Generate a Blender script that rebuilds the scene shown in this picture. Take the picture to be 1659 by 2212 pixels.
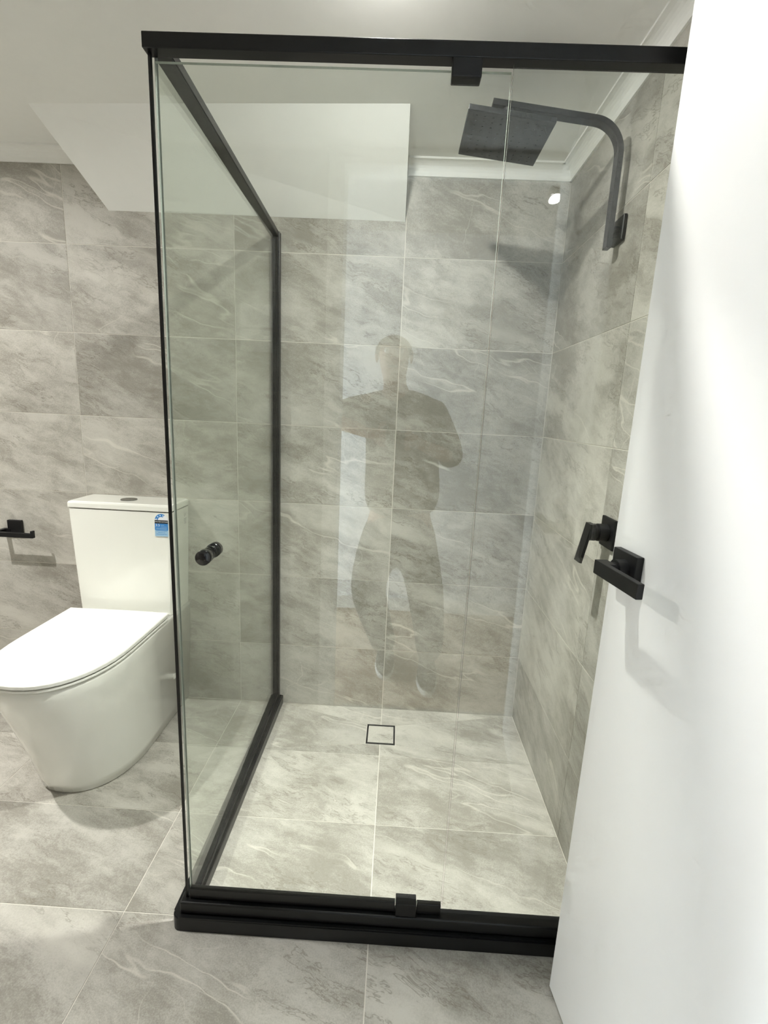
import bpy, bmesh, math, random
from mathutils import Vector, Matrix
random.seed(7)
for o in list(bpy.data.objects):
    bpy.data.objects.remove(o, do_unlink=True)
scene = bpy.context.scene
COL = scene.collection
PI = math.pi

# ------------------------------------------------------------------ camera, world, light, exposure
FPX = 1035.27
yaw, pitch, roll = -0.0219, -0.2021, 0.0467
cam_pos = Vector((-0.5412, -1.8299, 1.2280))
cy, sy, cp, sp = math.cos(yaw), math.sin(yaw), math.cos(pitch), math.sin(pitch)
fw = Vector((sy*cp, cy*cp, sp)); r0 = Vector((cy, -sy, 0)); u0 = r0.cross(fw)
rt = math.cos(roll)*r0 + math.sin(roll)*u0
up = -math.sin(roll)*r0 + math.cos(roll)*u0
camd = bpy.data.cameras.new('camera'); cam = bpy.data.objects.new('camera', camd); COL.objects.link(cam)
camd.sensor_fit = 'VERTICAL'; camd.sensor_height = 24.0; camd.lens = FPX/2212.0*24.0
camd.clip_start = 0.005; camd.clip_end = 50
m = Matrix((rt, up, -fw)).transposed().to_4x4(); m.translation = cam_pos
cam.matrix_world = m
scene.camera = cam

world = bpy.data.worlds.new('world'); scene.world = world; world.use_nodes = True
world.node_tree.nodes['Background'].inputs[0].default_value = (0.75, 0.85, 1.0, 1)
world.node_tree.nodes['Background'].inputs[1].default_value = 0.6

vs = scene.view_settings
vs.view_transform = 'Standard'; vs.look = 'None'; vs.gamma = 1.0; vs.use_curve_mapping = False
vs.exposure = 1.10
scene.cycles.diffuse_bounces = 4; scene.cycles.use_adaptive_sampling = True; scene.cycles.adaptive_threshold = 0.09; scene.cycles.adaptive_min_samples = 12; scene.cycles.transparent_max_bounces = 32
SPILL_W, BEAM_W = 5.3, 4.6
DAYLIGHT_W = 64.0
LAMP_COL = (1.0, 0.985, 0.94)

def daylight(name, loc, rot, sx, sz, watts, col):
    d = bpy.data.lights.new(name, 'AREA'); d.shape = 'RECTANGLE'; d.size = sx; d.size_y = sz
    d.energy = watts; d.color = col
    o = bpy.data.objects.new(name, d); COL.objects.link(o); o.location = loc; o.rotation_euler = rot
    return o
# daylight just outside the hall window at the end of the hall
daylight('window_daylight', (-2.11, -2.34, 0.76), (0, -PI/2, 0), 1.3, 0.95, DAYLIGHT_W, (0.80, 0.90, 1.0))

# ------------------------------------------------------------------ materials
def srgb(r, g, b):
    f = lambda c: (c/255/12.92) if c/255 <= 0.04045 else ((c/255+0.055)/1.055)**2.4
    return (f(r), f(g), f(b), 1.0)

class NT:
    def __init__(s, name):
        s.m = bpy.data.materials.new(name); s.m.use_nodes = True
        s.t = s.m.node_tree; s.t.nodes.clear()
        s.out = s.t.nodes.new('ShaderNodeOutputMaterial')
    def n(s, kind, **kw):
        nd = s.t.nodes.new(kind)
        for k, v in kw.items():
            if k.startswith('i_'):
                key = k[2:]; key = int(key) if key.isdigit() else key
                s.put(nd.inputs[key], v)
            else: setattr(nd, k, v)
        return nd
    def put(s, sock, v):
        if hasattr(v, 'links') or isinstance(v, bpy.types.NodeSocket): s.t.links.new(v, sock)
        elif isinstance(v, bpy.types.Node): s.t.links.new(v.outputs[0], sock)
        else: sock.default_value = v
    def math(s, op, a, b=0.0, clamp=False):
        nd = s.t.nodes.new('ShaderNodeMath'); nd.operation = op; nd.use_clamp = clamp
        s.put(nd.inputs[0], a); s.put(nd.inputs[1], b); return nd.outputs[0]
    def vmath(s, op, a, b):
        nd = s.t.nodes.new('ShaderNodeVectorMath'); nd.operation = op
        s.put(nd.inputs[0], a); s.put(nd.inputs[1], b); return nd.outputs[0]
    def mix(s, fac, a, b, blend='MIX'):
        nd = s.t.nodes.new('ShaderNodeMix'); nd.data_type = 'RGBA'; nd.blend_type = blend
        s.put(nd.inputs[0], fac); s.put(nd.inputs[6], a); s.put(nd.inputs[7], b); return nd.outputs[2]
    def ramp(s, fac, stops):
        nd = s.t.nodes.new('ShaderNodeMapRange'); nd.interpolation_type = 'SMOOTHSTEP'
        s.put(nd.inputs[0], fac); nd.inputs[1].default_value = stops[0]; nd.inputs[2].default_value = stops[1]
        nd.inputs[3].default_value = stops[2]; nd.inputs[4].default_value = stops[3]; return nd.outputs[0]
    def noise(s, vec, scale, detail=4, rough=0.55):
        nd = s.t.nodes.new('ShaderNodeTexNoise'); s.put(nd.inputs['Vector'], vec)
        nd.inputs['Scale'].default_value = scale; nd.inputs['Detail'].default_value = detail
        nd.inputs['Roughness'].default_value = rough; return nd
    def surf(s, sock): s.t.links.new(sock, s.out.inputs['Surface'])

def principled(name, col, rough=0.5, metal=0.0, spec=0.5, grain=0.0, gscale=60, bump=0.0, coat=0.0, emit=None):
    q = NT(name); b = q.n('ShaderNodeBsdfPrincipled')
    b.inputs['Roughness'].default_value = rough; b.inputs['Metallic'].default_value = metal
    b.inputs['Specular IOR Level'].default_value = spec; b.inputs['Coat Weight'].default_value = coat
    tc = q.n('ShaderNodeTexCoord')
    nz = q.noise(tc.outputs['Object'], gscale, 3)
    lo = tuple(c*(1-grain) for c in col[:3])+(1,)
    hi = tuple(min(1, c*(1+grain)) for c in col[:3])+(1,)
    c = q.mix(nz.outputs[0], lo, hi)
    q.put(b.inputs['Base Color'], c)
    if bump > 0:
        bp = q.n('ShaderNodeBump', i_Strength=bump, i_Distance=0.002); q.put(bp.inputs['Height'], nz.outputs[0])
        q.put(b.inputs['Normal'], bp.outputs[0])
    if emit:
        b.inputs['Emission Color'].default_value = emit[0]; b.inputs['Emission Strength'].default_value = emit[1]
    q.surf(b.outputs[0]); return q.m

def stone_tile(name):
    q = NT(name)
    tc = q.n('ShaderNodeTexCoord'); oi = q.n('ShaderNodeObjectInfo')
    off = q.vmath('MULTIPLY', oi.outputs['Color'], (41.0, 37.0, 29.0))
    p = q.vmath('ADD', tc.outputs['Object'], off)
    mp = q.n('ShaderNodeMapping'); q.put(mp.inputs['Vector'], p); mp.inputs['Rotation'].default_value = (0, 0, math.radians(20))
    wn = q.noise(mp.outputs[0], 7.0, 2, 0.6)
    w = q.vmath('SUBTRACT', wn.outputs['Color'], (0.5, 0.5, 0.5))
    w = q.vmath('MULTIPLY', w, (0.10, 0.06, 0.0))
    v = q.vmath('ADD', mp.outputs[0], w)
    st = q.vmath('MULTIPLY', v, (1.5, 5.5, 1.0))
    st2 = q.vmath('MULTIPLY', v, (0.55, 4.8, 1.0))
    cloud = q.noise(v, 3.0, 3, 0.62)
    streak = q.noise(st, 2.1, 5, 0.72)
    blotch = q.noise(q.vmath('MULTIPLY', v, (1.0, 1.8, 1.0)), 16.0, 4, 0.80)
    grain = q.noise(p, 300.0, 1, 0.7)
    a = q.math('ADD', q.math('MULTIPLY', cloud.outputs[0], 0.58), q.math('MULTIPLY', streak.outputs[0], 0.42))
    a = q.math('ADD', a, q.math('MULTIPLY', q.math('SUBTRACT', blotch.outputs[0], 0.5), 0.34))
    a = q.math('ADD', a, q.math('MULTIPLY', q.math('SUBTRACT', grain.outputs[0], 0.5), 0.22))
    t = q.ramp(a, (0.35, 0.65, 0.0, 1.0))
    col = q.mix(t, srgb(148, 144, 135), srgb(192, 189, 181))
    sep = q.n('ShaderNodeSeparateColor'); q.put(sep.inputs[0], oi.outputs['Color'])
    shade = q.ramp(sep.outputs[2], (0, 1, 0.90, 1.07))
    col = q.mix(1.0, col, q.n('ShaderNodeCombineColor', i_0=shade, i_1=shade, i_2=shade).outputs[0], 'MULTIPLY')
    # soft pale bands lying along the bedding
    msk = q.noise(q.vmath('ADD', v, (7.3, 2.1, 0)), 3.0, 1)
    bn = q.noise(q.vmath('ADD', st2, (3.0, 9.0, 0)), 1.5, 3, 0.5)
    band = q.ramp(bn.outputs[0], (0.52, 0.68, 0.0, 0.40))
    col = q.mix(band, col, srgb(212, 209, 200))
    # thin sharp pale vein on the edge of a band, broken up by the mask
    d = q.math('ABSOLUTE', q.math('SUBTRACT', bn.outputs[0], 0.545))
    vein = q.math('MULTIPLY', q.ramp(d, (0.0, 0.011, 0.50, 0.0)), q.ramp(msk.outputs[0], (0.47, 0.60, 0.0, 1.0)))
    col = q.mix(vein, col, srgb(222, 218, 208))
    # few crackle lines across the bedding
    vo = q.n('ShaderNodeTexVoronoi', feature='DISTANCE_TO_EDGE'); q.put(vo.inputs['Vector'], q.vmath('MULTIPLY', v, (2.6, 3.6, 1.0)))
    vo.inputs['Scale'].default_value = 1.9
    cr = q.math('MULTIPLY', q.ramp(vo.outputs[0], (0.0, 0.010, 0.34, 0.0)), q.ramp(msk.outputs[0], (0.56, 0.68, 0.0, 1.0)))
    col = q.mix(cr, col, srgb(214, 210, 200))
    # dark hairlines
    d2 = q.math('ABSOLUTE', q.math('SUBTRACT', streak.outputs[0], 0.46))
    dk = q.math('MULTIPLY', q.ramp(d2, (0.0, 0.016, 1.0, 0.0)), q.ramp(msk.outputs[0], (0.40, 0.56, 0.5, 0.0)))
    col = q.mix(dk, col, srgb(118, 111, 99))
    b = q.n('ShaderNodeBsdfPrincipled'); q.put(b.inputs['Base Color'], col)
    b.inputs['Roughness'].default_value = 0.5
    b.inputs['Specular IOR Level'].default_value = 0.3
    q.surf(b.outputs[0]); return q.m

def clear_glass(name, tint, f0=0.045):
    q = NT(name)
    lw = q.n('ShaderNodeLayerWeight', i_Blend=0.5)
    f = q.math('POWER', lw.outputs['Facing'], 5.0)
    f = q.math('ADD', q.math('MULTIPLY', f, 1-f0), f0, True)
    tr = q.n('ShaderNodeBsdfTransparent'); tr.inputs[0].default_value = tint
    gl = q.n('ShaderNodeBsdfGlossy'); gl.inputs['Roughness'].default_value = 0.0; gl.inputs['Color'].default_value = (1, 1, 1, 1)
    mx = q.n('ShaderNodeMixShader'); q.put(mx.inputs[0], f); q.put(mx.inputs[1], tr.outputs[0]); q.put(mx.inputs[2], gl.outputs[0])
    q.surf(mx.outputs[0]); return q.m

def emission(name, col, strength):
    q = NT(name); e = q.n('ShaderNodeEmission'); e.inputs[0].default_value = col; e.inputs[1].default_value = strength
    q.m.cycles.emission_sampling = 'NONE'      # small glowing lenses: their light comes from the lamps beside them
    q.surf(e.outputs[0]); return q.m

MT = {}
MT['tile'] = stone_tile('stone_tile')
MT['grout'] = principled('grout', srgb(219, 215, 206), 0.9, grain=0.06, gscale=90, spec=0.2)
MT['paint'] = principled('white_ceiling_paint', srgb(245, 245, 242), 0.75, grain=0.015, gscale=30, spec=0.25)
MT['cornice'] = principled('cornice_paint', srgb(245, 245, 242), 0.7, grain=0.015, spec=0.25)
MT['door'] = principled('white_door_paint', srgb(247, 247, 246), 0.42, grain=0.01, gscale=18, spec=0.4)
MT['trim'] = principled('white_gloss_trim', srgb(236, 236, 232), 0.35, grain=0.01)
MT['black'] = principled('black_powder_coat', srgb(7, 8, 10), 0.34, grain=0.08, gscale=200, spec=0.4)
MT['satin'] = principled('matte_black_metal', srgb(12, 12, 14), 0.45, grain=0.10, gscale=240, spec=0.4)
MT['gloss_black'] = principled('gloss_black_plastic', srgb(10, 10, 11), 0.10, grain=0.05, spec=0.6)
MT['rubber'] = principled('black_seal_rubber', srgb(12, 12, 12), 0.3, grain=0.05)
MT['ceramic'] = principled('white_ceramic', srgb(243, 243, 236), 0.10, grain=0.006, gscale=12, spec=0.5, coat=0.4)
MT['seat'] = principled('white_seat_plastic', srgb(245, 245, 239), 0.14, grain=0.006, gscale=12, spec=0.5)
MT['chrome'] = principled('chrome', srgb(150, 150, 148), 0.22, metal=1.0, grain=0.04)
MT['glass'] = clear_glass('shower_glass', (0.955, 0.975, 0.955, 1))
MT['glass_edge'] = principled('polished_glass_edge', srgb(150, 158, 150), 0.06, grain=0.05, spec=0.8)
MT['pane'] = clear_glass('window_glass', (0.97, 0.98, 0.97, 1))
MT['hall_wall'] = principled('hall_wall_paint', srgb(235, 236, 238), 0.8, grain=0.01)
MT['hall_ceiling'] = principled('hall_ceiling_dimmed', srgb(172, 171, 168), 0.8, grain=0.02)  # dimness of the upper hall put into this tone; real paint unknown
MT['hall_floor'] = principled('hall_timber', srgb(168, 143, 116), 0.5, grain=0.18, gscale=14)
MT['skin'] = principled('skin', srgb(150, 108, 84), 0.55, grain=0.06, gscale=40)
MT['shirt'] = principled('dark_olive_cloth', srgb(70, 66, 58), 0.9, grain=0.15, gscale=70)
MT['trousers'] = principled('charcoal_cloth', srgb(46, 47, 48), 0.9, grain=0.15, gscale=70)
MT['hair'] = principled('dark_hair', srgb(38, 32, 28), 0.7, grain=0.25, gscale=120)
MT['shoe'] = principled('grey_shoe', srgb(58, 58, 58), 0.8, grain=0.15, gscale=80)
MT['sole'] = principled('white_sole', srgb(230, 230, 226), 0.6, grain=0.03)
MT['eye'] = principled('eye_white', srgb(225, 222, 216), 0.2, grain=0.02)
MT['lblue'] = principled('label_blue', srgb(58, 134, 205), 0.4, grain=0.02)
MT['lpale'] = principled('label_pale_blue', srgb(160, 198, 226), 0.4, grain=0.02)
MT['lblack'] = principled('label_black', srgb(24, 26, 30), 0.4, grain=0.02)
MT['lwhite'] = principled('label_white', srgb(240, 242, 246), 0.4, grain=0.02)
MT['lgrey'] = principled('print_grey', srgb(150, 148, 150), 0.5, grain=0.02)
MT['diffuser'] = emission('lamp_diffuser', (1.0, 0.96, 0.88, 1), 25.0)
MT['spot_lens'] = emission('spot_lens', (1.0, 0.99, 0.97, 1), 60.0)

# ------------------------------------------------------------------ helpers
def link(name, mesh, mat=None, parent=None, smooth=False):
    if mat is not None:
        for mm in (mat if isinstance(mat, (list, tuple)) else [mat]): mesh.materials.append(MT[mm])
    o = bpy.data.objects.new(name, mesh); COL.objects.link(o)
    if smooth:
        for p in mesh.polygons: p.use_smooth = True
    if parent is not None:
        o.parent = parent
        pw = Matrix.Identity(4); q = parent; chain = []
        o.matrix_parent_inverse = world_of(parent).inverted()
    return o
def world_of(o):
    mb = o.matrix_basis.copy()
    return (world_of(o.parent) @ o.matrix_parent_inverse @ mb) if o.parent else mb
def done(name, bm, mat, parent=None, smooth=False):
    me = bpy.data.meshes.new(name); bmesh.ops.recalc_face_normals(bm, faces=bm.faces); bm.to_mesh(me); bm.free()
    return link(name, me, mat, parent, smooth)
def tag(o, label, cat=None, group=None, kind=None):
    o['label'] = label
    if cat: o['category'] = cat
    if group: o['group'] = group
    if kind: o['kind'] = kind
    return o
def struct(o, label, cat=None):
    o['kind'] = 'structure'; o['label'] = label
    if cat: o['category'] = cat
    return o
def empty(name, loc):
    o = bpy.data.objects.new(name, None); COL.objects.link(o); o.location = loc; o.empty_display_size = 0.05; return o
def box(bm, x0, x1, y0, y1, z0, z1, bev=0.0, seg=2):
    g = bmesh.ops.create_cube(bm, size=1.0); vs_ = g['verts']
    for v in vs_:
        v.co = Vector(((x0+x1)/2+v.co.x*(x1-x0), (y0+y1)/2+v.co.y*(y1-y0), (z0+z1)/2+v.co.z*(z1-z0)))
    if bev > 0:
        es = list({e for v in vs_ for e in v.link_edges})
        bmesh.ops.bevel(bm, geom=es, offset=bev, segments=seg, affect='EDGES', profile=0.5)
    return bm
def boxes(*bs, bev=0.0, seg=2):
    bm = bmesh.new()
    for b in bs: box(bm, *b, bev=bev, seg=seg)
    return bm
def cyl(bm, a, b, r, seg=24, r2=None, bev=0.0):
    a, b = Vector(a), Vector(b); d = b-a
    g = bmesh.ops.create_cone(bm, cap_ends=True, segments=seg, radius1=r, radius2=r if r2 is None else r2, depth=d.length)
    q = Vector((0, 0, 1)).rotation_difference(d.normalized()).to_matrix().to_4x4()
    bmesh.ops.transform(bm, matrix=Matrix.Translation((a+b)/2) @ q, verts=g['verts'])
    if bev > 0:
        es = [e for e in {e for v in g['verts'] for e in v.link_edges} if any(len(f.verts) > 4 for f in e.link_faces)]
        bmesh.ops.bevel(bm, geom=es, offset=bev, segments=2, affect='EDGES')
    return bm
def prism(bm, pts, h0, h1, M=None):
    """polygon pts (2-D, ccw) extruded along local z from h0 to h1, then moved by M"""
    M = M or Matrix.Identity(4)
    lo = [bm.verts.new(M @ Vector((x, y, h0))) for x, y in pts]; hi = [bm.verts.new(M @ Vector((x, y, h1))) for x, y in pts]
    n = len(pts)
    bm.faces.new(hi); bm.faces.new(lo[::-1])
    for i in range(n): bm.faces.new((lo[i], lo[(i+1) % n], hi[(i+1) % n], hi[i]))
    return bm
def loft(bm, rings, cap=True):
    rr = [[bm.verts.new(Vector(p)) for p in r] for r in rings]
    n = len(rr[0])
    for a, b in zip(rr[:-1], rr[1:]):
        for i in range(n): bm.faces.new((a[i], a[(i+1) % n], b[(i+1) % n], b[i]))
    if cap: bm.faces.new(rr[0][::-1]); bm.faces.new(rr[-1])
    return bm
def tube(bm, pts, w, t, side):
    """flat bar of width w (along 'side') and thickness t swept along pts"""
    rings = []; side = Vector(side).normalized()
    for i, p in enumerate(pts):
        p = Vector(p); a = Vector(pts[max(i-1, 0)]); b = Vector(pts[min(i+1, len(pts)-1)])
        d = (b-a).normalized(); nn = d.cross(side).normalized()
        rings.append([p+side*w/2+nn*t/2, p-side*w/2+nn*t/2, p-side*w/2-nn*t/2, p+side*w/2-nn*t/2])
    return loft(bm, rings)
def text_mesh(s, size, depth=0.0):
    c = bpy.data.curves.new('print', 'FONT'); c.body = s; c.size = size; c.extrude = depth; c.align_x = 'CENTER'; c.align_y = 'CENTER'
    o = bpy.data.objects.new('print', c); COL.objects.link(o)
    dg = bpy.context.evaluated_depsgraph_get(); me = bpy.data.meshes.new_from_object(o.evaluated_get(dg))
    bpy.data.objects.remove(o, do_unlink=True); bpy.data.curves.remove(c)
    me.materials.clear(); return me

# ------------------------------------------------------------------ tiles
G = 0.0013            # half grout joint
TH = 0.008
_tmesh = {}
def tile_mesh(w, h):
    k = (round(w, 4), round(h, 4))
    if k not in _tmesh:
        bm = boxes((-w/2, w/2, -h/2, h/2, -TH, 0)); me = bpy.data.meshes.new('tile'); bm.to_mesh(me); bm.free()
        me.materials.append(MT['tile']); _tmesh[k] = me
    return _tmesh[k]
def tile_at(parent, mesh, loc, rot):
    o = bpy.data.objects.new('tile', mesh); COL.objects.link(o); o.location = loc; o.rotation_euler = rot; o.parent = parent
    o.color = (random.random(), random.random(), random.random(), 1.0)
    return o
def tile_grid(parent, us, vs_, place, rot, skip=None):
    for a, b in zip(us[:-1], us[1:]):
        for c, d in zip(vs_[:-1], vs_[1:]):
            if skip and skip((a+b)/2, (c+d)/2): continue
            w, h = abs(b-a)-2*G, abs(d-c)-2*G
            if w < 0.01 or h < 0.01: continue
            tile_at(parent, tile_mesh(w, h), place((a+b)/2, (c+d)/2), rot)

CEIL = 2.066
XL = -2.75             # left wall
YD = -1.72             # bathroom side of the door wall
COLS = [-0.5508-0.6035*k for k in range(4)]
ROWS = [0.0]+[0.2694+0.3*k for k in range(6)]+[CEIL-0.012]
# back wall
wb = done('wall_back', boxes((XL-0.1, 0.1, 0.001, 0.10, -0.05, CEIL+0.05)), 'grout')
struct(wb, 'back wall of large grey stone-look tiles behind toilet and shower', 'wall')
tile_grid(wb, [0.0]+COLS+[XL], ROWS, lambda u, v: (u, 0, v), (PI/2, 0, 0))
wr = done('wall_right', boxes((0.001, 0.10, YD-0.1, 0.001, -0.05, CEIL+0.05)), 'grout')
struct(wr, 'right shower wall of grey stone-look tiles beside the door', 'wall')
RC = [0.0, -0.596, -1.1995, YD]
tile_grid(wr, RC, ROWS, lambda u, v: (0, u, v), (PI/2, 0, -PI/2))
wl = done('wall_left', boxes((XL-0.1, XL-0.001, YD-0.1, 0.001, -0.05, CEIL+0.05)), 'grout')
struct(wl, 'left bathroom wall of grey stone-look tiles beyond the toilet', 'wall')
tile_grid(wl, RC, ROWS, lambda u, v: (XL, u, v), (PI/2, 0, PI/2))
# door wall with opening
OX0, OX1, OZ = -0.77, -0.010, 2.03
wd = done('wall_door', boxes((XL-0.1, OX0, YD-0.10, YD-0.0025, -0.05, 2.3), (OX1, 0.1, YD-0.10, YD-0.0025, -0.05, 2.3), (OX0, OX1, YD-0.10, YD-0.0025, OZ, 2.3)), 'grout')
struct(wd, 'tiled wall around the doorway seen mirrored in the glass', 'wall')
tile_grid(wd, [OX0-0.04, -1.1543, -1.7578, -2.3613, XL], ROWS, lambda u, v: (u, YD, v), (PI/2, 0, PI))
# floor
fl = done('floor', boxes((XL-0.1, 0.05, YD-0.10, 0.05, -0.10, -0.001)), 'grout')
struct(fl, 'grey stone-look tiled bathroom floor', 'floor')
FY = [0.0, -0.2874, -0.5892, -0.8909, -1.1927, -1.4944, YD-0.10]
SX = -0.99
fp = lambda u, v: (u, v, 0)
tile_grid(fl, [SX]+COLS[1:]+[XL], FY[:4], fp, (0, 0, 0))
tile_grid(fl, [0.0, COLS[0], SX], FY[1:4], fp, (0, 0, 0))
tile_grid(fl, [0.0]+COLS+[XL], FY[3:], fp, (0, 0, 0))
DX0, DX1, DY0, DY1 = -0.6065, -0.4930, -0.2262, -0.1100
def inset(pts, d):
    n = len(pts); out = []
    P = [Vector((x, y)) for x, y in pts]
    area = sum(P[i].x*P[(i+1) % n].y-P[(i+1) % n].x*P[i].y for i in range(n))
    if area < 0: P.reverse()
    for i in range(n):
        a, b, c = P[i-1], P[i], P[(i+1) % n]
        d1, d2 = (b-a).normalized(), (c-b).normalized()
        n1, n2 = Vector((-d1.y, d1.x)), Vector((-d2.y, d2.x))
        k = n1+n2; k = k/max(k.dot(n1), 0.2)
        q = b+k*d
        out.append((q.x, q.y))
    return out
yr = FY[1]; xm = COLS[0]
polys = [[(SX, 0), (SX, yr), (DX0, DY0), (DX0, DY1)], [(0, yr), (0, 0), (DX1, DY1), (DX1, DY0)],
         [(SX, 0), (DX0, DY1), (xm, DY1), (xm, 0)], [(xm, 0), (xm, DY1), (DX1, DY1), (0, 0)],
         [(SX, yr), (xm, yr), (xm, DY0), (DX0, DY0)], [(xm, yr), (0, yr), (DX1, DY0), (xm, DY0)]]
for pl in polys:
    ins = inset(pl, G); cx = sum(p[0] for p in ins)/len(ins); cyy = sum(p[1] for p in ins)/len(ins)
    bm = prism(bmesh.new(), [(x-cx, y-cyy) for x, y in ins], -TH, 0); me = bpy.data.meshes.new('tile'); bm.to_mesh(me); bm.free(); me.materials.append(MT['tile'])
    tile_at(fl, me, (cx, cyy, 0), (0, 0, 0))

# ceiling, soffit, cornice
ce = done('ceiling', boxes((XL-0.1, 0.1, YD-0.10, 0.1, CEIL, CEIL+0.1)), 'paint')
struct(ce, 'plain white painted ceiling', 'ceiling')
bm = bmesh.new()
M = Matrix(((0, 0, 1, 0), (1, 0, 0, 0), (0, 1, 0, 0), (0, 0, 0, 1)))     # local (y,z,x)
loft(bm, [[(-1.597, -0.0005, 1.882), (-1.597, -0.0005, CEIL+0.02), (-1.674, -0.282, CEIL+0.02), (-1.668, -0.256, CEIL-0.0005)],
          [(-0.5545, -0.0005, 1.882), (-0.5545, -0.0005, CEIL+0.02), (-0.5545, -0.338, CEIL+0.02), (-0.5545, -0.312, CEIL-0.0005)]])
so = done('wall_soffit', bm, 'paint')
struct(so, 'white sloping boxed soffit over the toilet and shower screen', 'soffit')
CV = 0.043; ZC = 2.023
def cove(a, b, n, name, label):
    """cove cornice from a to b along the wall; n = direction into the room"""
    prof = [(0.0, CEIL+0.0), (0.0, ZC), (0.006, ZC), (0.008, ZC+0.006)]
    for k in range(7):
        t = k/6*PI/2; prof.append((0.008+(CV-0.014)*(1-math.cos(t)), ZC+0.006+(CEIL-ZC-0.012)*math.sin(t)))
    prof += [(CV, CEIL-0.006), (CV, CEIL)]
    bm = bmesh.new(); a, b, n = Vector(a), Vector(b), Vector(n)
    d = (b-a).normalized()
    loft(bm, [[a+n*x+Vector((0, 0, z))+d*x*0 for x, z in prof], [b+n*x+Vector((0, 0, z)) for x, z in prof]])
    o = done(name, bm, 'cornice'); struct(o, label, 'cornice'); return o
cove((-0.5535, 0, 0), (0.0, 0, 0), (0, -1, 0), 'trim_1', 'white cove cornice on back wall right of the soffit')
cove((XL, 0, 0), (-1.601, 0, 0), (0, -1, 0), 'trim_2', 'white cove cornice on back wall left of the soffit')
cove((0, 0, 0), (0, YD, 0), (-1, 0, 0), 'trim_3', 'white cove cornice along the right shower wall')

# doorway lining and architrave
bm = boxes((OX0-0.04, OX0, YD-0.002, YD+0.014, 0, OZ+0.04), (OX0, OX0+0.012, YD-0.102, YD+0.002, 0, OZ), (OX1-0.008, OX1+0.004, YD-0.102, YD+0.002, 0, OZ), (OX0, OX1, YD-0.102, YD+0.002, OZ-0.01, OZ), (OX0-0.04, -0.002, YD-0.002, YD+0.014, OZ, CEIL-0.006), bev=0.001, seg=1)
struct(done('trim_4', bm, 'trim'), 'white door lining and architrave round the doorway', 'door frame')

# white door leaf, standing open
E0 = Vector((-0.1455, -0.9885, 0)); HG = Vector((-0.062, -1.705, 0))
dd = (HG-E0).normalized(); dn = Vector((dd.y, -dd.x, 0))
if dn.x < 0: dn = -dn                                     # away from camera
DW = (HG-E0).length
MD = Matrix((( dd.x, 0, dn.x, E0.x), (dd.y, 0, dn.y, E0.y), (0, 1, 0, 0), (0, 0, 0, 1)))   # local: x along leaf, y up, z into thickness
def inleaf(bm): bmesh.ops.transform(bm, matrix=MD, verts=bm.verts); return bm
door = done('door_1', inleaf(boxes((0, DW, 0.006, 2.02, 0.0, 0.036), bev=0.0012, seg=1)), 'door')
struct(door, 'plain white flush door standing open at right', 'door')
done('rose', inleaf(boxes((0.022, 0.089, 0.956, 1.020, -0.013, 0.0), bev=0.0012)), 'satin', door)
bm = bmesh.new(); cyl(bm, (0.060, 0.991, -0.012), (0.060, 0.991, -0.030), 0.017, 32); cyl(bm, (0.060, 0.991, -0.028), (0.060, 0.991, -0.052), 0.012, 24)
box(bm, 0.044, 0.166, 0.9790, 1.0030, -0.058, -0.047, bev=0.0012)
box(bm, 0.044, 0.074, 0.9790, 1.0030, -0.050, -0.036, bev=0.0012)
done('lever', inleaf(bm), 'satin', door)
done('latch_plate', inleaf(boxes((-0.0008, 0.001, 0.94, 1.05, 0.008, 0.028))), 'satin', door)

# ------------------------------------------------------------------ floor drain
dr = empty('floor_drain', ((DX0+DX1)/2, (DY0+DY1)/2, 0))
tag(dr, 'small square tile-insert floor drain with thin black frame in shower', 'drain')
t_ = 0.0078
done('frame', boxes((DX0+0.001, DX1-0.001, DY0+0.001, DY0+t_, -0.006, 0.0012), (DX0+0.001, DX1-0.001, DY1-t_, DY1-0.001, -0.006, 0.0012),
     (DX0+0.001, DX0+t_, DY0+t_, DY1-t_, -0.006, 0.0012), (DX1-t_, DX1-0.001, DY0+t_, DY1-t_, -0.006, 0.0012)), 'satin', dr)
ti = done('tile_insert', boxes((DX0+t_+0.0012, DX1-t_-0.0012, DY0+t_+0.0012, DY1-t_-0.0012, -0.006, 0.0005)), 'tile', dr); ti.color = (0.31, 0.77, 0.9, 1)

# ------------------------------------------------------------------ shower screen
sc = empty('shower_screen', (-0.5, -0.45, 0))
tag(sc, 'black-framed clear glass corner shower screen with pivot door', 'shower screen')
GX, GY = -1.003, -0.900
# lower waterstop with rounded outer corner, L-shaped
pts = []
ox, oy, ix, iy, rr = -1.020, -0.926, -0.974, -0.872, 0.018
pts += [(-0.0005, iy), (ix, iy), (ix, -0.0005), (ox, -0.0005)]
for k in range(7):
    t = PI + k/6*PI/2; pts.append((ox+rr+rr*math.cos(t), oy+rr+rr*math.sin(t)))
pts.append((-0.0005, oy))
bm = prism(bmesh.new(), pts, 0.0, 0.040)
es = [e for e in bm.edges if abs(e.verts[0].co.z-0.040) < 1e-5 and abs(e.verts[1].co.z-0.040) < 1e-5]
bmesh.ops.bevel(bm, geom=es, offset=0.004, segments=2, affect='EDGES')
done('waterstop', bm, 'black', sc)
bm = boxes((-1.003, -0.001, -0.917, -0.886, 0.040, 0.0715), bev=0.004, seg=3)
done('bottom_channel', bm, 'black', sc)
bm = loft(bmesh.new(), [[(x0, y_, 0.040), (x0+0.024, y_, 0.040), (x0+0.024, y_, 0.060), (x0, y_, 0.060)] for y_, x0 in ((-0.8855, -0.998), (-0.001, -1.015))])
bmesh.ops.bevel(bm, geom=list(bm.edges), offset=0.003, segments=2, affect='EDGES')
done('bottom_channel', bm, 'black', sc)
done('top_rail', boxes((-0.9975, -0.0008, -0.914, -0.889, 1.8025, 1.8260), bev=0.0015), 'black', sc)
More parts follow.
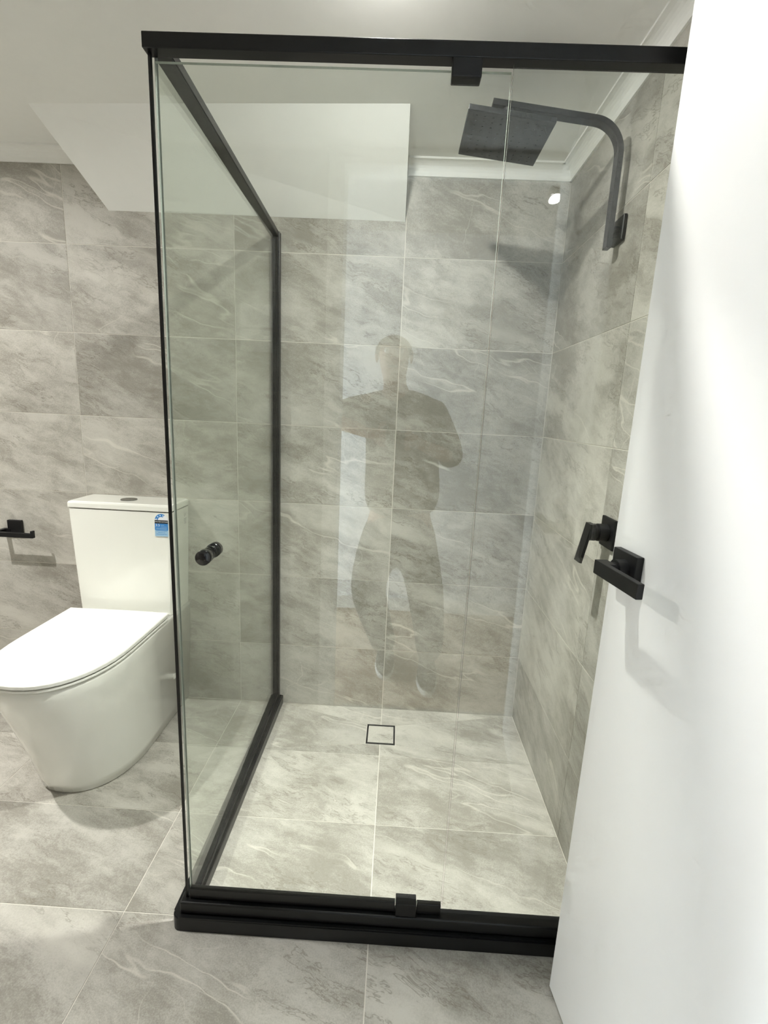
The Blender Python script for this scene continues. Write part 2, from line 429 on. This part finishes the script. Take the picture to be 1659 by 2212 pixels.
bm = loft(bmesh.new(), [[(x0, y_, z0), (x1, y_, z0), (x1, y_, z1), (x0, y_, z1)] for y_, x0, x1, z0, z1 in ((-0.8895, -0.990, -0.958, 1.8045, 1.8235), (-0.0008, -1.019, -0.992, 1.812, 1.832))])
bmesh.ops.bevel(bm, geom=list(bm.edges), offset=0.0015, segments=2, affect='EDGES')
done('top_rail', bm, 'black', sc)
bm = boxes((-1.019, -0.987, -0.024, -0.0008, 0.030, 1.829), bev=0.0015)
box(bm, -0.999, -0.993, -0.028, -0.022, 0.060, 1.81)
done('wall_channel', bm, 'black', sc)
done('wall_channel', boxes((-0.020, -0.0008, -0.910, -0.890, 0.070, 1.805), bev=0.0015), 'black', sc)
done('corner_seal', boxes((-0.9935, -0.9885, -0.903, -0.896, 0.050, 1.805), bev=0.001), 'rubber', sc)
def pane(name, b, parent, thin):
    bm = boxes(b); me = bpy.data.meshes.new(name); bm.to_mesh(me); bm.free()
    me.materials.append(MT['glass']); me.materials.append(MT['glass_edge'])
    for p in me.polygons: p.material_index = 0 if abs(p.normal[thin]) > 0.9 else 1
    return link(name, me, None, parent)
sg = pane('side_glass', (-0.003, 0.003, -0.890, -0.012, 0.055, 1.812), sc, 0); tag(sg, 'fixed clear side glass')
for v_ in sg.data.vertices: v_.co.x += -0.985-0.018*(v_.co.y+0.890)/0.878
tag(pane('fixed_glass', (-0.3815, -0.010, GY-0.003, GY+0.003, 0.066, 1.806), sc, 1), 'fixed clear front glass')
dp = pane('pivot_door', (-0.982, -0.3845, GY-0.003, GY+0.003, 0.100, 1.7895), sc, 1); tag(dp, 'clear glass pivot door')
bm = bmesh.new()
kx, kz = -0.9135, 0.933
for s in (-1, 1):
    y0 = GY+s*0.003
    cyl(bm, (kx, y0, kz), (kx, y0+s*0.010, kz), 0.0135, 32, bev=0.001)
    cyl(bm, (kx, y0+s*0.010, kz), (kx, y0+s*0.013, kz), 0.0115, 32)
    cyl(bm, (kx, y0+s*0.013, kz), (kx, y0+s*0.034, kz), 0.0150, 32, bev=0.0015)
tag(done('knob', bm, 'gloss_black', dp, True), 'glossy black round knob')
done('pivot_block', boxes((-0.4835, -0.4345, -0.9135, -0.8885, 1.7755, 1.8040), bev=0.0018), 'satin', dp)
done('pivot_block', boxes((-0.4905, -0.4425, -0.914, -0.886, 0.0715, 0.1055), bev=0.001), 'satin', dp)
done('bottom_seal', boxes((-0.982, -0.4925, -0.906, -0.894, 0.0735, 0.1005), (-0.4405, -0.3845, -0.906, -0.894, 0.0735, 0.1005), bev=0.001, seg=1), 'rubber', dp)

# ------------------------------------------------------------------ rain shower
ys = -0.472; tilt = math.radians(6.3)
sh = empty('rain_shower', (0, ys, 1.71)); tag(sh, 'matte black square rain shower head on curved wall arm', 'shower head')
bm = boxes((-0.011, -0.0003, ys-0.031, ys+0.031, 1.680, 1.742), bev=0.004, seg=3); done('wall_plate', bm, 'satin', sh)
bm = bmesh.new(); cyl(bm, (-0.010, ys, 1.709), (-0.036, ys, 1.709), 0.013, 24); done('stub', bm, 'satin', sh)
path = []
R_ = 0.075; z1 = 1.880; xs = -0.031
path += [Vector((xs, ys, 1.668)), Vector((xs, ys, z1))]
te = PI/2-tilt
for k in range(1, 13):
    t = k/12*te; path.append(Vector((xs-R_+R_*math.cos(t), ys, z1+R_*math.sin(t))))
pe_ = path[-1]; L_ = (pe_.x+0.352)/math.cos(tilt)
path.append(pe_+Vector((-math.cos(tilt), 0, math.sin(tilt)))*L_)
done('arm', tube(bmesh.new(), path, 0.026, 0.013, (0, 1, 0)), 'satin', sh)
hc = Vector((-0.317, -0.468, 1.912))
MH = Matrix.Translation(hc) @ Matrix.Rotation(tilt, 4, 'Y')
bm = boxes((-0.102, 0.102, -0.098, 0.098, -0.004, 0.008), bev=0.0015); bmesh.ops.transform(bm, matrix=MH, verts=bm.verts)
hd = done('head', bm, 'satin', sh)
bm = bmesh.new(); cyl(bm, hc+Vector((0, -0.004, 0.006)), hc+Vector((0.005, -0.004, 0.064)), 0.013, 24); done('swivel', bm, 'satin', sh)
bm = bmesh.new()
for i in range(9):
    for j in range(9):
        p = MH @ Vector((-0.08+i*0.02, -0.08+j*0.02, -0.0035)); cyl(bm, p, p+Vector((0, 0, -0.0016)), 0.0022, 8)
nz = done('nozzles', bm, 'rubber', hd); nz['kind'] = 'stuff'

# ------------------------------------------------------------------ mixer tap
my, mz = -0.648, 0.962
tp = empty('shower_mixer', (0, my, mz)); tag(tp, 'matte black shower mixer tap with flat lever on square plate', 'tap')
done('wall_plate', boxes((-0.008, -0.0003, my-0.038, my+0.038, mz-0.038, mz+0.038), bev=0.002), 'satin', tp)
bm = bmesh.new(); cyl(bm, (-0.007, my, mz), (-0.034, my, mz), 0.022, 32, bev=0.002); cyl(bm, (-0.036, my, mz), (-0.054, my, mz), 0.0215, 32, bev=0.002); cyl(bm, (-0.033, my, mz), (-0.037, my, mz), 0.018, 24)
done('body', bm, 'satin', tp)
bm = bmesh.new()
tube(bm, [(-0.052, my, mz+0.021), (-0.056, my, mz-0.002), (-0.070, my, mz-0.078)], 0.034, 0.007, (0, 1, 0))
box(bm, -0.056, -0.044, my-0.016, my+0.016, mz+0.004, mz+0.0215)
done('lever', bm, 'satin', tp)

# ------------------------------------------------------------------ toilet
tx = -1.544
to = empty('toilet', (tx, -0.3, 0)); tag(to, 'white close-coupled back-to-wall toilet suite with closed lid', 'toilet')
def dshape(hw, yb, yf, ys_, n=22, z=0.0, p=2.25, rb=0.0):
    """D outline: straight sides from yb to ys_, superellipse nose to yf"""
    pts = [(tx+hw, yb, z)]
    out = [(hw, yb)]
    for k in range(n+1):
        t = k/n*PI
        c, s = math.cos(t), math.sin(t)
        out.append((hw*math.copysign(abs(c)**(2/p), c), ys_-(ys_-yf)*abs(s)**(2/p)))
    out.append((-hw, yb))
    return [(tx+x, y, z) for x, y in out]
levels = [(0.000, 0.150, -0.520, -0.30, 2.3), (0.004, 0.1625, -0.547, -0.31, 2.3), (0.04, 0.165, -0.558, -0.32, 2.3), (0.15, 0.171, -0.590, -0.34, 2.3),
          (0.26, 0.178, -0.632, -0.37, 2.3), (0.34, 0.182, -0.662, -0.40, 2.3), (0.40, 0.183, -0.680, -0.42, 2.3), (0.428, 0.184, -0.685, -0.425, 2.3), (0.434, 0.182, -0.682, -0.425, 2.3), (0.437, 0.176, -0.676, -0.425, 2.3)]
bm = bmesh.new(); loft(bm, [dshape(hw, -0.0008, yf, ys2, z=z, p=pp) for z, hw, yf, ys2, pp in levels])
done('pan', bm, 'ceramic', to, True)
def slab(hw, yb, yf, ys2, z0, z1, r):
    bm = bmesh.new()
    L = [(z0, 0.004), (z0+0.003, 0.0), (z1-r, 0.0), (z1-r*0.4, r*0.35), (z1, r)]
    loft(bm, [dshape(hw-d, yb+0*d, yf+d, ys2, z=z) for z, d in L]); return bm
def back(o, yb): return o
done('seat', slab(0.186, -0.192, -0.694, -0.43, 0.4400, 0.4490, 0.002), 'seat', to)
done('lid', slab(0.187, -0.188, -0.697, -0.43, 0.4525, 0.4680, 0.004), 'seat', to)
bm = bmesh.new(); cyl(bm, (tx-0.12, -0.176, 0.452), (tx+0.12, -0.176, 0.452), 0.011, 20); done('hinge', bm, 'seat', to, True)
# cistern: tapered body
def rrect(hw, y0, y1, z, r=0.012, n=4):
    c = [(hw-r, y1+r, -PI/2), (hw-r, y0-0.001, 0), (-hw+r, y0-0.001, PI/2), (-hw+r, y1+r, PI)]
    out = []
    for i, (cx_, cy_, a0) in enumerate(c):
        if i in (1, 2):
            out.append((tx+math.copysign(hw, cx_), y0, z)); continue
        for k in range(n+1):
            t = a0+k/n*PI/2; out.append((tx+cx_+r*math.cos(t), cy_+r*math.sin(t), z))
    return out
zs = [(0.437, 0.172, -0.138), (0.4385, 0.1765, -0.1415), (0.45, 0.177, -0.142), (0.62, 0.184, -0.1445), (0.78, 0.1895, -0.147), (0.838, 0.191, -0.148)]
bm = bmesh.new(); loft(bm, [rrect(hw, -0.0008, y1, z) for z, hw, y1 in zs]); ci = done('cistern', bm, 'ceramic', to)
zs = [(0.8412, 0.190, -0.148), (0.8435, 0.1935, -0.1515), (0.858, 0.1935, -0.1515), (0.8635, 0.191, -0.149), (0.866, 0.184, -0.142)]
bm = bmesh.new(); loft(bm, [rrect(hw, -0.0008, y1, z) for z, hw, y1 in zs]); cl = done('cistern_lid', bm, 'ceramic', to)
bm = bmesh.new(); cyl(bm, (tx, -0.078, 0.8655), (tx, -0.078, 0.8690), 0.029, 40, bev=0.001); done('flush_button', bm, 'chrome', to)
bm = bmesh.new(); cyl(bm, (tx+0.1690, -0.137, 0.180), (tx+0.1742, -0.137, 0.180), 0.012, 24, bev=0.0015); done('fixing_cap', bm, 'seat', to)
# water rating label on the cistern front
def face_y(z): return -0.1421-(z-0.45)*0.0165-0.0004
ML = lambda x, z: Matrix.Translation((x, face_y(z), z)) @ Matrix.Rotation(PI/2-0.0165, 4, 'X')
lx = -1.389
def flat(pts, h=0.0003): return prism(bmesh.new(), pts, 0, h)
def sticker(name, bm, mat, parent, x, z, lift=0.0):
    bmesh.ops.transform(bm, matrix=ML(x, z) @ Matrix.Translation((0, 0, lift)), verts=bm.verts); return done(name, bm, mat, parent)
zc = 0.7915
lb = sticker('rating_label', flat([(-0.0245, -0.042), (0.0245, -0.042), (0.0245, 0.018)]+[(0.0245*math.cos(k/10*PI), 0.018+0.0245*math.sin(k/10*PI)) for k in range(1, 10)]+[(-0.0245, 0.018)]), 'lwhite', to, lx, zc)
lb['label'] = 'blue and white water rating sticker'
arc = [(0.0235*math.cos(t), 0.0185+0.0235*math.sin(t)) for t in [math.radians(a) for a in range(55, 181, 9)]]
arc += [(0.0125*math.cos(t), 0.0185+0.0125*math.sin(t)) for t in [math.radians(a) for a in range(180, 54, -9)]]
sticker('star_arc', flat(arc[::1]), 'lblue', lb, lx, zc, 0.0003)
def star(cx_, cz_, r):
    return [(cx_+(r if k % 2 == 0 else r*0.45)*math.cos(PI/2+k*PI/5), cz_+(r if k % 2 == 0 else r*0.45)*math.sin(PI/2+k*PI/5)) for k in range(10)]
for a in (168, 134, 100, 67):
    t = math.radians(a); sticker('star', flat(star(0.018*math.cos(t), 0.0185+0.018*math.sin(t), 0.0033)), 'lwhite', lb, lx, zc, 0.0007)
sticker('title_band', flat([(-0.0245, 0.006), (0.0245, 0.006), (0.0245, 0.0185), (-0.0245, 0.0185)]), 'lblack', lb, lx, zc, 0.0003)
sticker('blue_panel', flat([(-0.0245, -0.019), (0.0245, -0.019), (0.0245, 0.006), (-0.0245, 0.006)]), 'lblue', lb, lx, zc, 0.0003)
sticker('pale_panel', flat([(-0.0245, -0.042), (0.0245, -0.042), (0.0245, -0.019), (-0.0245, -0.019)]), 'lpale', lb, lx, zc, 0.0003)
def print_text(s, size, dx, dz, mat, name='lettering'):
    me = text_mesh(s, size); me.transform(ML(lx, zc) @ Matrix.Translation((dx, dz, 0.0009))); return link(name, me, mat, lb)
print_text('WATER RATING', 0.0066, 0.0, 0.0125, 'lwhite')
print_text('3.5', 0.0135, -0.0135, -0.0005, 'lwhite')
for k, (w_, dz, mm) in enumerate([(0.012, 0.0, 'lpale'), (0.022, -0.006, 'lpale'), (0.040, -0.011, 'lpale'), (0.040, -0.0145, 'lpale'), (0.040, -0.0215, 'lblue'), (0.026, -0.028, 'lblue'), (0.038, -0.034, 'lblue')]):
    x0 = -0.002 if k < 2 else -w_/2
    sticker('print_line', flat([(x0, dz-0.0006), (x0+w_, dz-0.0006), (x0+w_, dz+0.0006), (x0, dz+0.0006)]), mm, lb, lx, zc, 0.0007)
me = text_mesh('W', 0.022); me.transform(Matrix.Translation((tx+0.1905, -0.030, 0.808)) @ Matrix.Rotation(PI/2, 4, 'Z') @ Matrix.Rotation(PI/2, 4, 'X')); link('printed_mark', me, 'lgrey', to)
for z_, w_ in ((0.793, 0.020), (0.787, 0.020), (0.781, 0.016), (0.775, 0.018)):
    done('printed_line', boxes((tx+0.1885, tx+0.1903, -0.030-w_/2, -0.030+w_/2, z_-0.001, z_+0.001)), 'lgrey', to)

# ------------------------------------------------------------------ paper holder
ph = empty('toilet_roll_holder', (-2.053, 0, 0.715)); tag(ph, 'empty matte black toilet roll holder on wall left of toilet', 'paper holder')
done('wall_plate', boxes((-2.081, -2.026, -0.014, -0.0003, 0.690, 0.745), bev=0.0015), 'satin', ph)
bm = boxes((-2.103, -2.086, -0.074, -0.003, 0.692, 0.710), (-2.088, -2.070, -0.016, -0.002, 0.692, 0.710), bev=0.001)
done('bracket', bm, 'satin', ph)
bm = boxes((-2.103, -1.9350, -0.074, -0.060, 0.692, 0.710), (-1.9440, -1.9350, -0.074, -0.060, 0.709, 0.7205), bev=0.001)
done('roll_bar', bm, 'satin', ph)

# ------------------------------------------------------------------ lights in the bathroom ceiling (above the frame)
def downlight(x, y, label, watts, tilt=0.0):
    e = empty('downlight', (x, y, CEIL)); tag(e, label, 'downlight', 'recessed ceiling downlights')
    bm = bmesh.new(); n = 40
    rings = []
    for r, z in ((0.052, CEIL-0.0004), (0.052, CEIL-0.003), (0.047, CEIL-0.006), (0.043, CEIL-0.005), (0.041, CEIL-0.0015)):
        rings.append([(x+r*math.cos(2*PI*k/n), y+r*math.sin(2*PI*k/n), z) for k in range(n)])
    loft(bm, rings, cap=False); done('bezel', bm, 'trim', e, True)
    bm = bmesh.new(); cyl(bm, (x, y, CEIL-0.0003), (x, y, CEIL-0.0015), 0.041, 40); done('diffuser', bm, 'diffuser', e)
    for nm, w_, spr in (('downlight_spill', watts[0], 176), ('downlight_beam', watts[1], 84)):
        d = bpy.data.lights.new(nm, 'AREA'); d.shape = 'DISK'; d.size = 0.044; d.energy = w_; d.color = LAMP_COL; d.spread = math.radians(spr)
        o = bpy.data.objects.new(nm, d); COL.objects.link(o); o.location = (0, 0, -0.012); o.parent = e
        if nm == 'downlight_spill': o.rotation_euler = (math.radians(tilt), 0, 0)      # spill alone tilted to add direct light on the back wall; lens stays flat
downlight(-0.61, -0.82, 'round recessed ceiling downlight over the shower', (SPILL_W*0.76, BEAM_W*1.0), 20)
downlight(-2.22, -0.80, 'round recessed ceiling downlight out in front of the toilet', (SPILL_W*1.45, BEAM_W*0.66))

# ------------------------------------------------------------------ switch plates on the door wall
for k, (z, nm) in enumerate(((1.539, 'upper'), (1.457, 'lower'))):
    e = empty('switch_plate', (-1.052, YD, z)); tag(e, 'white wall switch plate left of the doorway, %s of two' % nm, 'light switch', 'switch plates beside the doorway')
    done('plate', boxes((-1.108, -0.996, YD+0.0003, YD+0.009, z-0.037, z+0.037), bev=0.002), 'trim', e)
    done('rocker', boxes((-1.060, -1.044, YD+0.008, YD+0.012, z-0.010, z+0.010), bev=0.001), 'seat', e)

# ------------------------------------------------------------------ hall behind the doorway (seen mirrored in the glass)
HX0, HX1, HY0, HY1, HZ = -2.0, 1.40, -2.86, YD-0.102, 2.213
struct(done('floor_hall', boxes((HX0-0.1, HX1+0.1, HY0-0.1, YD-0.10, -0.10, 0.0)), 'hall_floor'), 'warm timber hall floor beyond the doorway', 'floor')
struct(done('ceiling_hall', boxes((HX0-0.1, HX1+0.1, HY0-0.1, YD-0.10, HZ, HZ+0.1)), 'hall_ceiling'), 'hall ceiling beyond the doorway, toned down to dim its reflection', 'ceiling')
struct(done('wall_hall', boxes((HX0-0.1, HX1+0.1, HY0-0.1, HY0, 0.0, HZ)), 'hall_wall'), 'white hall wall facing the doorway', 'wall')
struct(done('wall_hall_end', boxes((HX1, HX1+0.1, HY0, HY1, 0.0, HZ)), 'hall_wall'), 'white end wall of the hall', 'wall')
WY0, WY1, WZ0, WZ1 = -2.79, -1.90, 0.12, 1.40
struct(done('wall_hall_window', boxes((HX0-0.1, HX0, HY0, WY0, 0, HZ), (HX0-0.1, HX0, WY1, HY1, 0, HZ), (HX0-0.1, HX0, WY0, WY1, 0, WZ0), (HX0-0.1, HX0, WY0, WY1, WZ1, HZ)), 'hall_wall'), 'white hall wall around the window', 'wall')
struct(done('wall_hall_near', boxes((0.1, HX1, HY1-0.02, YD-0.0025, 0, HZ), (HX0, OX0, HY1-0.002, YD-0.0995, 0, HZ), (OX1, 0.1, HY1-0.002, YD-0.0995, 0, HZ), (OX0, OX1, HY1-0.002, YD-0.0995, OZ, HZ)), 'hall_wall'), 'white hall side of the door wall', 'wall')
wn_ = done('window_1', boxes((HX0-0.060, HX0-0.055, WY0+0.03, WY1-0.03, WZ0+0.03, WZ1-0.03)), 'pane'); struct(wn_, 'hall window letting in daylight', 'window')
done('window_frame', boxes((HX0-0.08, HX0-0.03, WY0, WY0+0.035, WZ0, WZ1), (HX0-0.08, HX0-0.03, WY1-0.035, WY1, WZ0, WZ1), (HX0-0.08, HX0-0.03, WY0, WY1, WZ0, WZ0+0.035), (HX0-0.08, HX0-0.03, WY0, WY1, WZ1-0.035, WZ1)), 'trim', wn_)
bm = boxes((HX0, HX1, HY0, HY0+0.014, 0, 0.088), bev=0.004); struct(done('baseboard_hall', bm, 'trim'), 'white skirting board along the hall wall', 'skirting')
sp_ = empty('hall_spotlight', (0.080, -2.30, HZ)); tag(sp_, 'lit black box spotlight mirrored near the shower corner', 'spotlight')
done('body', boxes((0.058, 0.116, -2.322, -2.262, HZ-0.036, HZ-0.0005), bev=0.002), 'satin', sp_)
bm = bmesh.new(); cyl(bm, (0.0, 0.0, -0.001), (0.0, 0.0, 0.001), 0.0285, 32)
bmesh.ops.transform(bm, matrix=Matrix.Translation((0.087, -2.292, HZ-0.042)) @ Matrix.Rotation(math.radians(14), 4, 'X') @ Matrix.Rotation(math.radians(-8), 4, 'Y'), verts=bm.verts); done('lens', bm, 'spot_lens', sp_)

# ------------------------------------------------------------------ photographer in the doorway (mirrored in the glass)
def skinned(name, nodes, edges, mat, parent, root, sub=2):
    me = bpy.data.meshes.new(name); keys = list(nodes)
    me.from_pydata([nodes[k][0] for k in keys], [(keys.index(a), keys.index(b)) for a, b in edges], [])
    o = link(name, me, None, parent)
    bpy.context.view_layer.objects.active = o
    md = o.modifiers.new('skin', 'SKIN'); md.use_smooth_shade = True; md.branch_smoothing = 0.4
    if not me.skin_vertices: me.attributes.new('skin', 'FLOAT', 'POINT')
    for i, k in enumerate(keys):
        r = nodes[k][1]; r = (r, r) if not isinstance(r, tuple) else r
        me.skin_vertices[0].data[i].radius = r
        me.skin_vertices[0].data[i].use_root = (k == root)
    sb = o.modifiers.new('sub', 'SUBSURF'); sb.levels = sub; sb.render_levels = sub
    dg = bpy.context.evaluated_depsgraph_get(); ev = bpy.data.meshes.new_from_object(o.evaluated_get(dg))
    o.modifiers.clear(); old = o.data; o.data = ev; bpy.data.meshes.remove(old); ev.name = name
    ev.materials.clear()
    ev.materials.append(MT[mat])
    for p in ev.polygons: p.use_smooth = True
    return o
pe = empty('person', (-0.47, -2.08, 0)); tag(pe, 'person in dark clothes holding up a phone, mirrored in shower glass', 'person')
PC = Vector((-0.553, -1.846, 1.176))     # phone centre
N = {'pelvis': ((-0.515, -2.10, 0.80), (0.13, 0.10)), 'waist': ((-0.52, -2.11, 0.96), (0.12, 0.085)), 'chest': ((-0.53, -2.10, 1.14), (0.135, 0.09)), 'collar': ((-0.55, -2.085, 1.27), (0.09, 0.07)),
     'neck': ((-0.565, -2.055, 1.345), 0.046), 'jaw': ((-0.572, -2.025, 1.405), (0.056, 0.062)), 'head': ((-0.575, -2.03, 1.475), (0.070, 0.086)), 'crown': ((-0.577, -2.04, 1.520), (0.045, 0.055)),
     'rs': ((-0.395, -2.08, 1.25), 0.052), 're': ((-0.300, -2.05, 1.05), 0.039), 'rw': ((-0.452, -1.925, 1.115), 0.024), 'rp': ((-0.492, -1.885, 1.135), (0.030, 0.016)),
     'ls': ((-0.690, -2.07, 1.26), 0.052), 'le': ((-0.845, -2.00, 1.205), 0.039), 'lw': ((-0.665, -1.915, 1.150), 0.024), 'lp': ((-0.620, -1.885, 1.145), (0.030, 0.016)),
     'rh': ((-0.425, -2.10, 0.74), 0.085), 'rk': ((-0.385, -2.05, 0.45), 0.056), 'ra': ((-0.345, -2.07, 0.085), 0.036), 'rt': ((-0.352, -1.975, 0.040), 0.030),
     'lh': ((-0.605, -2.10, 0.74), 0.085), 'lk': ((-0.645, -2.07, 0.45), 0.056), 'la': ((-0.548, -2.19, 0.085), 0.036), 'lt': ((-0.550, -2.095, 0.040), 0.030)}
Ed = [('pelvis', 'waist'), ('waist', 'chest'), ('chest', 'collar'), ('collar', 'neck'), ('neck', 'jaw'), ('jaw', 'head'), ('head', 'crown'), ('collar', 'rs'), ('rs', 're'), ('re', 'rw'), ('rw', 'rp'),
      ('collar', 'ls'), ('ls', 'le'), ('le', 'lw'), ('lw', 'lp'), ('pelvis', 'rh'), ('rh', 'rk'), ('rk', 'ra'), ('ra', 'rt'), ('pelvis', 'lh'), ('lh', 'lk'), ('lk', 'la'), ('la', 'lt')]
for s, pn, sx_ in (('r', 'rp', 1), ('l', 'lp', -1)):
    base = Vector(N[pn][0]); edge = PC.x+sx_*0.047
    for k in range(4):                                    # fingers wrap behind and under the phone, screen side is at -Y
        zz = base.z+0.022-0.018*k; L = (0.86, 1.0, 0.95, 0.78)[k]
        N[f'{s}f{k}a'] = ((base.x-sx_*0.012, base.y+0.018, zz), 0.0095)
        N[f'{s}f{k}b'] = ((edge+sx_*0.010, PC.y+0.004+0.006*L, zz-0.002), 0.0085)
        N[f'{s}f{k}c'] = ((edge-sx_*0.012*L, PC.y+0.0235, zz-0.004), 0.0075)
        Ed += [(pn, f'{s}f{k}a'), (f'{s}f{k}a', f'{s}f{k}b'), (f'{s}f{k}b', f'{s}f{k}c')]
    N[f'{s}ta'] = ((base.x-sx_*0.010, base.y-0.004, base.z+0.034), 0.011); N[f'{s}tb'] = ((edge+sx_*0.004, PC.y-0.032, base.z+0.045), 0.0095); N[f'{s}tc'] = ((edge-sx_*0.016, PC.y-0.030, base.z+0.050), 0.008)
    Ed += [(pn, f'{s}ta'), (f'{s}ta', f'{s}tb'), (f'{s}tb', f'{s}tc')]
N['nose'] = ((-0.573, -1.938, 1.452), 0.010); Ed.append(('jaw', 'nose')) if False else None
N.pop('nose')
body = skinned('body', N, Ed, 'skin', pe, 'pelvis')
# face and ears
bm = bmesh.new()
loft(bm, [[(-0.573+dx, -1.950+dy, z) for dx, dy in ((-w_, 0), (0, d_), (w_, 0), (0, -0.02))] for z, w_, d_ in ((1.436, 0.013, 0.010), (1.446, 0.015, 0.024), (1.462, 0.009, 0.016), (1.482, 0.006, 0.004))])
done('nose', bm, 'skin', pe, True)
for s in (-1, 1):
    bm = bmesh.new(); bmesh.ops.create_uvsphere(bm, u_segments=14, v_segments=8, radius=0.011); bmesh.ops.translate(bm, vec=(-0.574+s*0.029, -1.957, 1.474), verts=bm.verts); done('eye', bm, 'eye', pe, True)
    bm = bmesh.new(); bmesh.ops.create_uvsphere(bm, u_segments=14, v_segments=8, radius=0.5); bmesh.ops.scale(bm, vec=(0.016, 0.034, 0.058), verts=bm.verts); bmesh.ops.translate(bm, vec=(-0.574+s*0.071, -2.03, 1.462), verts=bm.verts); done('ear', bm, 'skin', pe, True)
bm = boxes((-0.596, -0.550, -1.966, -1.955, 1.412, 1.419), bev=0.002); done('mouth', bm, 'hair', pe)
# hair cap
bm = bmesh.new(); bmesh.ops.create_uvsphere(bm, u_segments=28, v_segments=18, radius=1.0)
bmesh.ops.delete(bm, geom=[v for v in bm.verts if v.co.z < -0.15 or (v.co.y > 0.45 and v.co.z < 0.38)], context='VERTS')
bmesh.ops.scale(bm, vec=(0.079, 0.098, 0.078), verts=bm.verts); bmesh.ops.translate(bm, vec=(-0.576, -2.040, 1.467), verts=bm.verts)
hr = done('hair', bm, 'hair', pe, True); sd_ = hr.modifiers.new('thick', 'SOLIDIFY'); sd_.thickness = 0.008
# clothes
S = {'hem': ((-0.508, -2.10, 0.74), (0.196, 0.130)), 'waist': ((-0.510, -2.11, 0.95), (0.186, 0.125)), 'chest': ((-0.525, -2.10, 1.13), (0.190, 0.125)), 'collar': ((-0.55, -2.085, 1.275), (0.130, 0.095)), 'neck': ((-0.562, -2.065, 1.345), 0.072),
     'rs': ((-0.395, -2.08, 1.24), 0.078), 're': ((-0.300, -2.05, 1.045), 0.064), 'rc': ((-0.340, -2.015, 1.06), 0.050), 'ls': ((-0.690, -2.07, 1.25), 0.074), 'le': ((-0.848, -2.00, 1.195), 0.060), 'lc': ((-0.800, -1.975, 1.185), 0.050)}
skinned('shirt', S, [('hem', 'waist'), ('waist', 'chest'), ('chest', 'collar'), ('collar', 'neck'), ('collar', 'rs'), ('rs', 're'), ('re', 'rc'), ('collar', 'ls'), ('ls', 'le'), ('le', 'lc')], 'shirt', pe, 'hem')
T = {'top': ((-0.510, -2.10, 0.86), (0.150, 0.110)), 'seat': ((-0.510, -2.10, 0.73), (0.175, 0.120)), 'rh': ((-0.415, -2.09, 0.62), 0.112), 'rk': ((-0.380, -2.05, 0.44), 0.092), 'rc': ((-0.348, -2.06, 0.22), 0.074), 'ra': ((-0.343, -2.065, 0.085), 0.064),
     'lh': ((-0.625, -2.09, 0.62), 0.112), 'lk': ((-0.655, -2.07, 0.44), 0.092), 'lc': ((-0.592, -2.13, 0.22), 0.074), 'la': ((-0.552, -2.185, 0.085), 0.064)}
skinned('trousers', T, [('top', 'seat'), ('seat', 'rh'), ('rh', 'rk'), ('rk', 'rc'), ('rc', 'ra'), ('seat', 'lh'), ('lh', 'lk'), ('lk', 'lc'), ('lc', 'la')], 'trousers', pe, 'seat')
for ax_, ay_ in ((-0.352, -2.03), (-0.550, -2.15)):
    def oval(w_, z, g): return [(ax_+w_*math.cos(t)*(0.9 if math.sin(t) < 0 else 1.0), ay_+g+0.128*math.sin(t), z) for t in [2*PI*k/28 for k in range(28)]]
    bm = bmesh.new(); loft(bm, [oval(0.044, 0.022, 0), oval(0.045, 0.045, 0), [(x, ay_+(y-ay_)*0.85-0.012, 0.075) for x, y, z in oval(0.040, 0.07, 0)], [(x, ay_+(y-ay_)*0.45-0.045, 0.105) for x, y, z in oval(0.036, 0.1, 0)]])
    shoe = done('shoe', bm, 'shoe', pe, True)
    bm = bmesh.new(); loft(bm, [oval(0.047, 0.0005, 0), oval(0.049, 0.012, 0.002), oval(0.047, 0.025, 0.001)]); done('sole', bm, 'sole', shoe)
# phone, held just behind the lens position
MP = Matrix((rt, up, -fw)).transposed().to_4x4(); MP.translation = cam_pos - fw*0.016 - up*0.052 - rt*0.014
phn = done('smartphone', (lambda b: (bmesh.ops.transform(b, matrix=MP, verts=b.verts), b)[1])(boxes((-0.036, 0.036, -0.073, 0.073, -0.004, 0.004), bev=0.003)), 'gloss_black')
tag(phn, 'dark smartphone held up in both hands, faint in the mirrored figure', 'phone')
bm = boxes((-0.031, 0.000, 0.034, 0.068, -0.0052, -0.0038), bev=0.0005); bmesh.ops.transform(bm, matrix=MP @ Matrix.Rotation(PI, 4, 'Y'), verts=bm.verts); done('camera_bump', bm, 'satin', phn)
